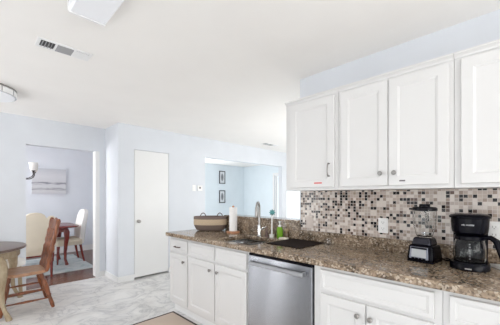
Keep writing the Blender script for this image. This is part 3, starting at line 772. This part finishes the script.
def vent(label, x0, x1, y0, y1, three=True):
    t = thing('ceiling_vent', label, 'vent', ((x0+x1)/2, (y0+y1)/2, H-0.012))
    zt = H-0.0005
    fr = MB(); w = 0.022
    fr.box(x0, x1, y0, y0+w, H-0.008, zt).box(x0, x1, y1-w, y1, H-0.008, zt).box(x0, x0+w, y0+w, y1-w, H-0.008, zt).box(x1-w, x1, y0+w, y1-w, H-0.008, zt)
    obj('frame', fr, M['ventwhite'], t, bevel=0.002)
    obj('duct', MB().box(x0+w, x1-w, y0+w, y1-w, H-0.003, zt), M['ventdark'], t)
    L = x1-x0-2*w
    a, b_ = x0+w+L*0.30, x0+w+L*0.68
    for q in (a, b_): obj('divider', MB().box(q-0.006, q+0.006, y0+w, y1-w, H-0.012, H-0.003), M['ventwhite'], t)
    def slat(xa, xb, ya, yb, m_, tilt, along):
        mb = MB()
        if along == 'x':
            yc = (ya+yb)/2; mb.prism([(yc-0.006, H-0.004), (yc-0.0045, H-0.004), (yc+0.006+tilt, H-0.014), (yc+0.0045+tilt, H-0.014)], 0, xa, xb)
        else:
            xc = (xa+xb)/2; mb.rings([[(xc-0.006, ya, H-0.004), (xc-0.0045, ya, H-0.004), (xc+0.0055+tilt, ya, H-0.014), (xc+0.004+tilt, ya, H-0.014)], [(xc-0.006, yb, H-0.004), (xc-0.0045, yb, H-0.004), (xc+0.0055+tilt, yb, H-0.014), (xc+0.004+tilt, yb, H-0.014)]])
        obj('slat', mb, m_, t)
    n = 4
    for k in range(n):
        xx = x0+w+0.008 + (a-0.006-x0-w-0.012)*(k+0.5)/n
        slat(xx, xx, y0+w, y1-w, M['ventgrey'], -0.009, 'y')
    for k in range(8):
        yy = y0+w + (y1-y0-2*w)*(k+0.5)/8
        slat(a+0.006, b_-0.006, yy, yy, M['ventgrey'], 0.0, 'x')
    for k in range(7):
        xx = b_+0.008 + (x1-w-b_-0.012)*(k+0.5)/7
        slat(xx, xx, y0+w, y1-w, M['ventwhite'], 0.004, 'y')
vent('white ceiling vent with dark slats near the fluorescent light', 0.345, 0.700, 2.46, 2.61)
vent('small far ceiling vent above the passage by the wall cabinets', 4.42, 4.86, 3.90, 4.04)

# ------------------------------------------------------------------ floor mat by the sink
fm = thing('floor_mat', 'beige floor mat with a dark border along the base cabinets', 'mat', (1.3, 2.1, 0))
X0, X1, Y0, Y1 = 0.95, 1.655, 1.25, 2.878
obj('mat_pad', MB().box(X0+0.022, X1-0.022, Y0+0.022, Y1-0.022, 0.0005, 0.010), M['matbeige'], fm)
obj('border', MB().box(X0, X1, Y0, Y0+0.022, 0.0005, 0.011).box(X0, X1, Y1-0.022, Y1, 0.0005, 0.011).box(X0, X0+0.022, Y0+0.022, Y1-0.022, 0.0005, 0.011).box(X1-0.022, X1, Y0+0.022, Y1-0.022, 0.0005, 0.011), M['matborder'], fm)

# ------------------------------------------------------------------ breakfast table
def cabriole(mb, cx, cy, ang, z_top, r_top, r_foot, th=0.040):
    pts, rad = [], []
    prof = [(0.0, 1.00, 1.15), (0.08, 1.06, 1.35), (0.18, 1.12, 1.30), (0.30, 1.10, 1.05), (0.45, 1.00, 0.80), (0.60, 0.93, 0.62), (0.75, 0.93, 0.50), (0.86, 1.00, 0.48), (0.94, 1.10, 0.62), (0.985, 1.14, 0.72), (1.0, 1.14, 0.66)]
    for t, k, w in prof:
        r = r_top + (r_foot-r_top)*t
        r = r*(1 + (k-1)*0.55)
        pts.append((cx+r*math.cos(ang), cy+r*math.sin(ang), z_top*(1-t) + 0.0))
        rad.append(th*w)
    mb.tube(pts, rad, 14)
    return mb
tx, ty = -0.02, 4.42
bt = thing('breakfast_table', 'round dark-topped table on gilt curved legs by the left edge', 'table', (tx, ty, 0))
obj('tabletop', MB().lathe([(0.50, 0.715), (0.518, 0.722), (0.522, 0.734), (0.514, 0.746), (0.49, 0.750), (0.1, 0.750)], tx, ty, 0, 64), M['darkwood'], bt, smooth=True)
n = 144; rr = []
for z in (0.632, 0.640, 0.706, 0.716):
    rr.append([((0.455+0.006*max(0, math.sin(36*2*PI*i/n))*(1 if 0.635 < z < 0.71 else 0.4))*math.cos(2*PI*i/n)+tx, (0.455+0.006*max(0, math.sin(36*2*PI*i/n))*(1 if 0.635 < z < 0.71 else 0.4))*math.sin(2*PI*i/n)+ty, z) for i in range(n)])
obj('apron', MB().rings(rr), M['goldwood'], bt, smooth=True)
a0 = math.atan2(3.91-ty, 0.275-tx) + 0.05
for k in range(4):
    obj('leg', cabriole(MB(), tx, ty, a0+k*PI/2, 0.66, 0.445, 0.55, 0.041), M['goldwood'], bt, smooth=True)

# carved wooden chair pushed up to the table, facing -X
def turned(mb, a, b, prof, n=14):
    a, b = Vector(a), Vector(b)
    mb.tube([a + (b-a)*t for t, r in prof], [r for t, r in prof], n); return mb
wc = thing('wooden_chair', 'reddish carved wooden spindle-back chair pulled up to the table', 'chair', (0.48, 4.25, 0))
seat = MB()
def seat_ring(z, g):
    pts = []
    for i in range(40):
        a = 2*PI*i/40
        c_, s_ = math.cos(a), math.sin(a)
        ex = 0.5
        px = 0.205*math.copysign(abs(c_)**ex, c_); py = (0.215-0.02*px/0.205)*math.copysign(abs(s_)**ex, s_)
        pts.append((0.49+px*g, 4.25+py*g, z))
    return pts
seat.rings([seat_ring(0.418, 0.93), seat_ring(0.424, 0.98), seat_ring(0.444, 1.0), seat_ring(0.456, 0.97), seat_ring(0.452, 0.85), seat_ring(0.446, 0.5)])
obj('seat', seat, M['chairseat'], wc, smooth=True)
lprof = [(0, 0.019), (0.12, 0.023), (0.18, 0.017), (0.22, 0.026), (0.45, 0.029), (0.60, 0.021), (0.64, 0.027), (0.68, 0.019), (0.9, 0.022), (1.0, 0.016)]
legs = {}
for nm, (xt, yt, xb, yb) in {'nr': (0.60, 4.10, 0.715, 4.045), 'fr': (0.60, 4.40, 0.715, 4.455), 'nf': (0.315, 4.10, 0.235, 4.07), 'ff': (0.315, 4.40, 0.235, 4.43)}.items():
    legs[nm] = ((xt, yt, 0.425), (xb, yb, 0.0))
    obj('leg', turned(MB(), (xt, yt, 0.425), (xb, yb, 0.0), lprof), M['chairwood'], wc, smooth=True)
def on(l, t): a, b = Vector(legs[l][0]), Vector(legs[l][1]); return a+(b-a)*t
sp_ = [(0, 0.008), (0.2, 0.009), (0.5, 0.014), (0.8, 0.009), (1, 0.008)]
for l1, l2, t in (('nf', 'nr', 0.72), ('nf', 'nr', 0.46), ('ff', 'fr', 0.72), ('ff', 'fr', 0.46), ('nf', 'ff', 0.6), ('nr', 'fr', 0.6)):
    obj('stretcher', turned(MB(), on(l1, t), on(l2, t), sp_), M['chairwood'], wc, smooth=True)
pprof = [(0, 0.020), (0.08, 0.027), (0.14, 0.018), (0.20, 0.026), (0.32, 0.022), (0.42, 0.028), (0.48, 0.017), (0.54, 0.026), (0.66, 0.023), (0.74, 0.028), (0.80, 0.018), (0.88, 0.024), (0.96, 0.026), (1.0, 0.012)]
for y in (4.07, 4.43):
    obj('back_post', turned(MB(), (0.652, y, 0.44), (0.775, y + (-0.012 if y < 4.2 else 0.012), 1.055), pprof), M['chairwood'], wc, smooth=True)
for k in range(5):
    y = 4.25 + (k-2)*0.062
    obj('spindle', turned(MB(), (0.655, y, 0.445), (0.745, y, 0.93), [(0, 0.010), (0.25, 0.013), (0.35, 0.009), (0.6, 0.014), (0.75, 0.009), (1, 0.010)]), M['chairwood'], wc, smooth=True)
cr = MB()
rings_ = []
for k in range(13):
    y = 4.075 + 0.35*k/12
    b_ = 0.018*math.sin(PI*k/12); up = 0.035*math.sin(PI*k/12)+0.012*math.cos(4*PI*k/12)
    rings_.append([(0.733+b_, y, 0.915), (0.753+b_, y, 0.912), (0.775+b_, y, 1.015+up), (0.757+b_, y, 1.020+up)])
cr.rings(rings_)
obj('crest_rail', cr, M['chairwood'], wc, bevel=0.004, smooth=True)

# white padded seat behind it
ws = thing('padded_stool', 'white rounded padded stool glimpsed between the round table and wall', 'stool', (0.40, 4.872, 0))
obj('cushion', MB().lathe([(0.12, 0.40), (0.142, 0.41), (0.148, 0.44), (0.142, 0.475), (0.10, 0.495), (0.02, 0.50)], 0.40, 4.872, 0, 36), M['whitefab'], ws, smooth=True)
for sx_, sy_ in ((-1, -1), (1, -1), (1, 1), (-1, 1)):
    obj('leg', MB().tube([(0.40+sx_*0.075, 4.872+sy_*0.075, 0.41), (0.40+sx_*0.095, 4.872+sy_*0.095, 0.0)], [0.018, 0.012], 10), M['goldwood'], ws, smooth=True)

# ------------------------------------------------------------------ dining room
tag(obj('area_rug', MB().box(-1.2, 1.67, 5.72, 7.35, 0.0005, 0.012), M['rug'], origin=(0.3, 6.5, 0)), 'pale blue mottled rug under the dining table', 'rug')
dt = thing('dining_table', 'cherry dining table with curved legs in the next room', 'table', (0.55, 6.6, 0.012))
obj('tabletop', MB().rings([rrect(-0.42, 1.52, 6.12, 7.08, 0.735, 0.22), rrect(-0.44, 1.54, 6.10, 7.10, 0.745, 0.24), rrect(-0.44, 1.54, 6.10, 7.10, 0.760, 0.24), rrect(-0.42, 1.52, 6.12, 7.08, 0.770, 0.22)]), M['cherry'], dt, smooth=True)
obj('apron', MB().box(-0.24, 1.34, 6.26, 6.29, 0.65, 0.736).box(-0.24, 1.34, 6.91, 6.94, 0.65, 0.736).box(-0.24, -0.21, 6.29, 6.91, 0.65, 0.736).box(1.31, 1.34, 6.29, 6.91, 0.65, 0.736), M['cherry'], dt)
for (lx, ly) in ((1.31, 6.29), (1.31, 6.91), (-0.21, 6.29), (-0.21, 6.91)):
    sgx, sgy = (1 if lx > 0 else -1), (-1 if ly < 6.6 else 1)
    pr = [(0.70, 0.0, 0.046), (0.64, 0.018, 0.052), (0.56, 0.022, 0.045), (0.42, 0.004, 0.034), (0.25, -0.012, 0.027), (0.12, -0.008, 0.022), (0.06, 0.012, 0.024), (0.025, 0.022, 0.030), (0.0125, 0.022, 0.026)]
    obj('leg', MB().tube([(lx+sgx*o_*0.7, ly+sgy*o_*0.7, z) for z, o_, r in pr], [r for z, o_, r in pr], 12), M['cherry'], dt, smooth=True)

# upholstered host chair, back towards the kitchen, facing +Y
hc = thing('upholstered_chair', 'cream upholstered dining chair with a scalloped back', 'chair', (0.745, 5.88, 0.0))
cx0, yb = 0.745, 5.60
half = [(0.25, 0.36), (0.262, 0.55), (0.27, 0.8), (0.27, 0.93), (0.262, 0.985), (0.238, 1.008), (0.205, 1.01), (0.178, 0.995), (0.16, 0.972), (0.14, 0.985), (0.125, 1.025), (0.085, 1.055), (0.045, 1.066)]
outline = [(-x, z) for x, z in half] + [(0, 1.069)] + half[::-1]
def backring(off, g):
    return [(cx0+x*g, yb+off+0.05*(0.36-z)*1.2+0.02, 0.70+(z-0.70)*g) for x, z in outline]
obj('backrest', MB().rings([backring(-0.035, 0.95), backring(-0.025, 1.0), backring(0.035, 1.0), backring(0.05, 0.95)]), M['cream'], hc, smooth=True, bevel=0.006)
obj('seat', MB().rings([rrect(0.475, 1.015, 5.615, 6.10, 0.40, 0.05), rrect(0.465, 1.025, 5.605, 6.12, 0.42, 0.06), rrect(0.465, 1.025, 5.605, 6.12, 0.475, 0.06), rrect(0.49, 1.0, 5.635, 6.09, 0.505, 0.05)]), M['cream'], hc, smooth=True)
obj('seat_rail', MB().box(0.49, 1.0, 5.585, 5.62, 0.350, 0.398).box(0.49, 1.0, 6.07, 6.10, 0.350, 0.40).box(0.49, 0.52, 5.62, 6.07, 0.350, 0.40).box(0.97, 1.0, 5.62, 6.07, 0.350, 0.40), M['cherry'], hc, bevel=0.004)
for (lx, ly, bx2, by2) in ((0.52, 5.60, 0.515, 5.575), (0.965, 5.60, 0.96, 5.575), (0.515, 6.08, 0.51, 6.09), (0.97, 6.08, 0.975, 6.09)):
    zb = 0.0 if by2 < 5.72 else 0.0125
    obj('leg', MB().tube([(lx, ly, 0.38), (lx, ly, 0.25), (bx2, by2, zb)], [0.026, 0.022, 0.016], 10), M['cherry'], hc, smooth=True)

# white parsons chair at the table's right end, facing -X
wh = thing('upholstered_chair', 'tall white upholstered dining chair at the cherry table end', 'chair', (1.45, 6.62, 0.0125))
def bring(x_shift, g):
    pts = []
    for (y, z) in [(-0.22, 0.38), (-0.235, 0.70), (-0.23, 0.95), (-0.20, 1.02), (-0.12, 1.055), (0, 1.065), (0.12, 1.055), (0.20, 1.02), (0.23, 0.95), (0.235, 0.70), (0.22, 0.38)]:
        pts.append((1.615+x_shift+0.13*(z-0.45)**2*2.0, 6.62+y*g, 0.70+(z-0.70)*g))
    return pts
obj('backrest', MB().rings([bring(-0.045, 0.94), bring(-0.035, 1.0), bring(0.03, 1.0), bring(0.04, 0.95)]), M['whitefab'], wh, smooth=True, bevel=0.005)
obj('seat', MB().rings([rrect(1.19, 1.62, 6.39, 6.85, 0.36, 0.04), rrect(1.18, 1.63, 6.38, 6.86, 0.38, 0.05), rrect(1.18, 1.63, 6.38, 6.86, 0.46, 0.05), rrect(1.21, 1.60, 6.41, 6.83, 0.49, 0.04)]), M['cream'], wh, smooth=True)
for (lx, ly, bx2, by2) in ((1.22, 6.42, 1.20, 6.41), (1.22, 6.82, 1.20, 6.83), (1.59, 6.42, 1.655, 6.405), (1.59, 6.82, 1.655, 6.835)):
    obj('leg', MB().tube([(lx, ly, 0.37), ((lx+bx2)/2-0.006, (ly+by2)/2, 0.2), (bx2, by2, 0.0125)], [0.025, 0.021, 0.015], 10), M['cherry'], wh, smooth=True)

pt = thing('canvas_painting', 'grey and white abstract canvas on the dining room far wall', 'painting', (1.292, YF-0.02, 1.39))
obj('canvas', MB().box(0.97, 1.615, YF-0.032, YF-0.001, 1.39, 1.965), M['canvas'], pt)

ch = thing('chandelier', 'dark iron chandelier with white glass shades over the dining table', 'chandelier', (0.55, 6.6, 1.62))
chx, chy = 0.55, 6.6
obj('stem', MB().lathe([(0.008, 1.62), (0.028, 1.64), (0.035, 1.68), (0.018, 1.72), (0.014, 1.85), (0.026, 1.90), (0.010, 1.95), (0.008, 2.44)], chx, chy, 0, 16), M['iron'], ch, smooth=True)
obj('ceiling_canopy', MB().lathe([(0.012, 2.435), (0.05, 2.445), (0.065, 2.4695)], chx, chy, 0, 24), M['iron'], ch, smooth=True)
for k in range(5):
    a = -0.785 + k*2*PI/5
    u = Vector((math.cos(a), math.sin(a), 0))
    c0 = Vector((chx, chy, 0))
    path = [(0.02, 1.70), (0.10, 1.665), (0.20, 1.655), (0.30, 1.665), (0.365, 1.70), (0.385, 1.745), (0.38, 1.79)]
    ar = obj('arm', MB().tube([c0+u*r+Vector((0, 0, z)) for r, z in path], 0.008, 10), M['iron'], ch, smooth=True)
    q = c0+u*0.38
    obj('cup', MB().lathe([(0.008, 1.775), (0.030, 1.79), (0.032, 1.80), (0.012, 1.805)], q.x, q.y, 0, 16), M['iron'], ar, smooth=True)
    obj('shade', MB().lathe([(0.030, 1.802), (0.048, 1.82), (0.058, 1.86), (0.062, 1.91), (0.072, 1.945), (0.069, 1.945), (0.058, 1.91), (0.052, 1.86), (0.02, 1.81)], q.x, q.y, 0, 24), M['shade'], ar, smooth=True)

# ------------------------------------------------------------------ living room prints
for lab, z0_, z1_ in (('upper of two narrow black-framed prints seen through the opening', 1.79, 2.245), ('lower of two narrow black-framed prints seen through the opening', 1.10, 1.55)):
    xc = 6.40
    z0_, z1_ = z0_, z1_
    t = thing('framed_print', lab, 'picture', (xc, YF-0.012, (z0_+z1_)/2), 0, 'narrow prints in the living room')
    fr = MB(); w = 0.135; b_ = 0.028
    fr.box(xc-w, xc+w, YF-0.024, YF-0.001, z0_, z0_+b_).box(xc-w, xc+w, YF-0.024, YF-0.001, z1_-b_, z1_).box(xc-w, xc-w+b_, YF-0.024, YF-0.001, z0_+b_, z1_-b_).box(xc+w-b_, xc+w, YF-0.024, YF-0.001, z0_+b_, z1_-b_)
    obj('frame', fr, M['frame_black'], t)
    obj('print', MB().box(xc-w+b_, xc+w-b_, YF-0.014, YF-0.001, z0_+b_, z1_-b_), M['print'], t)
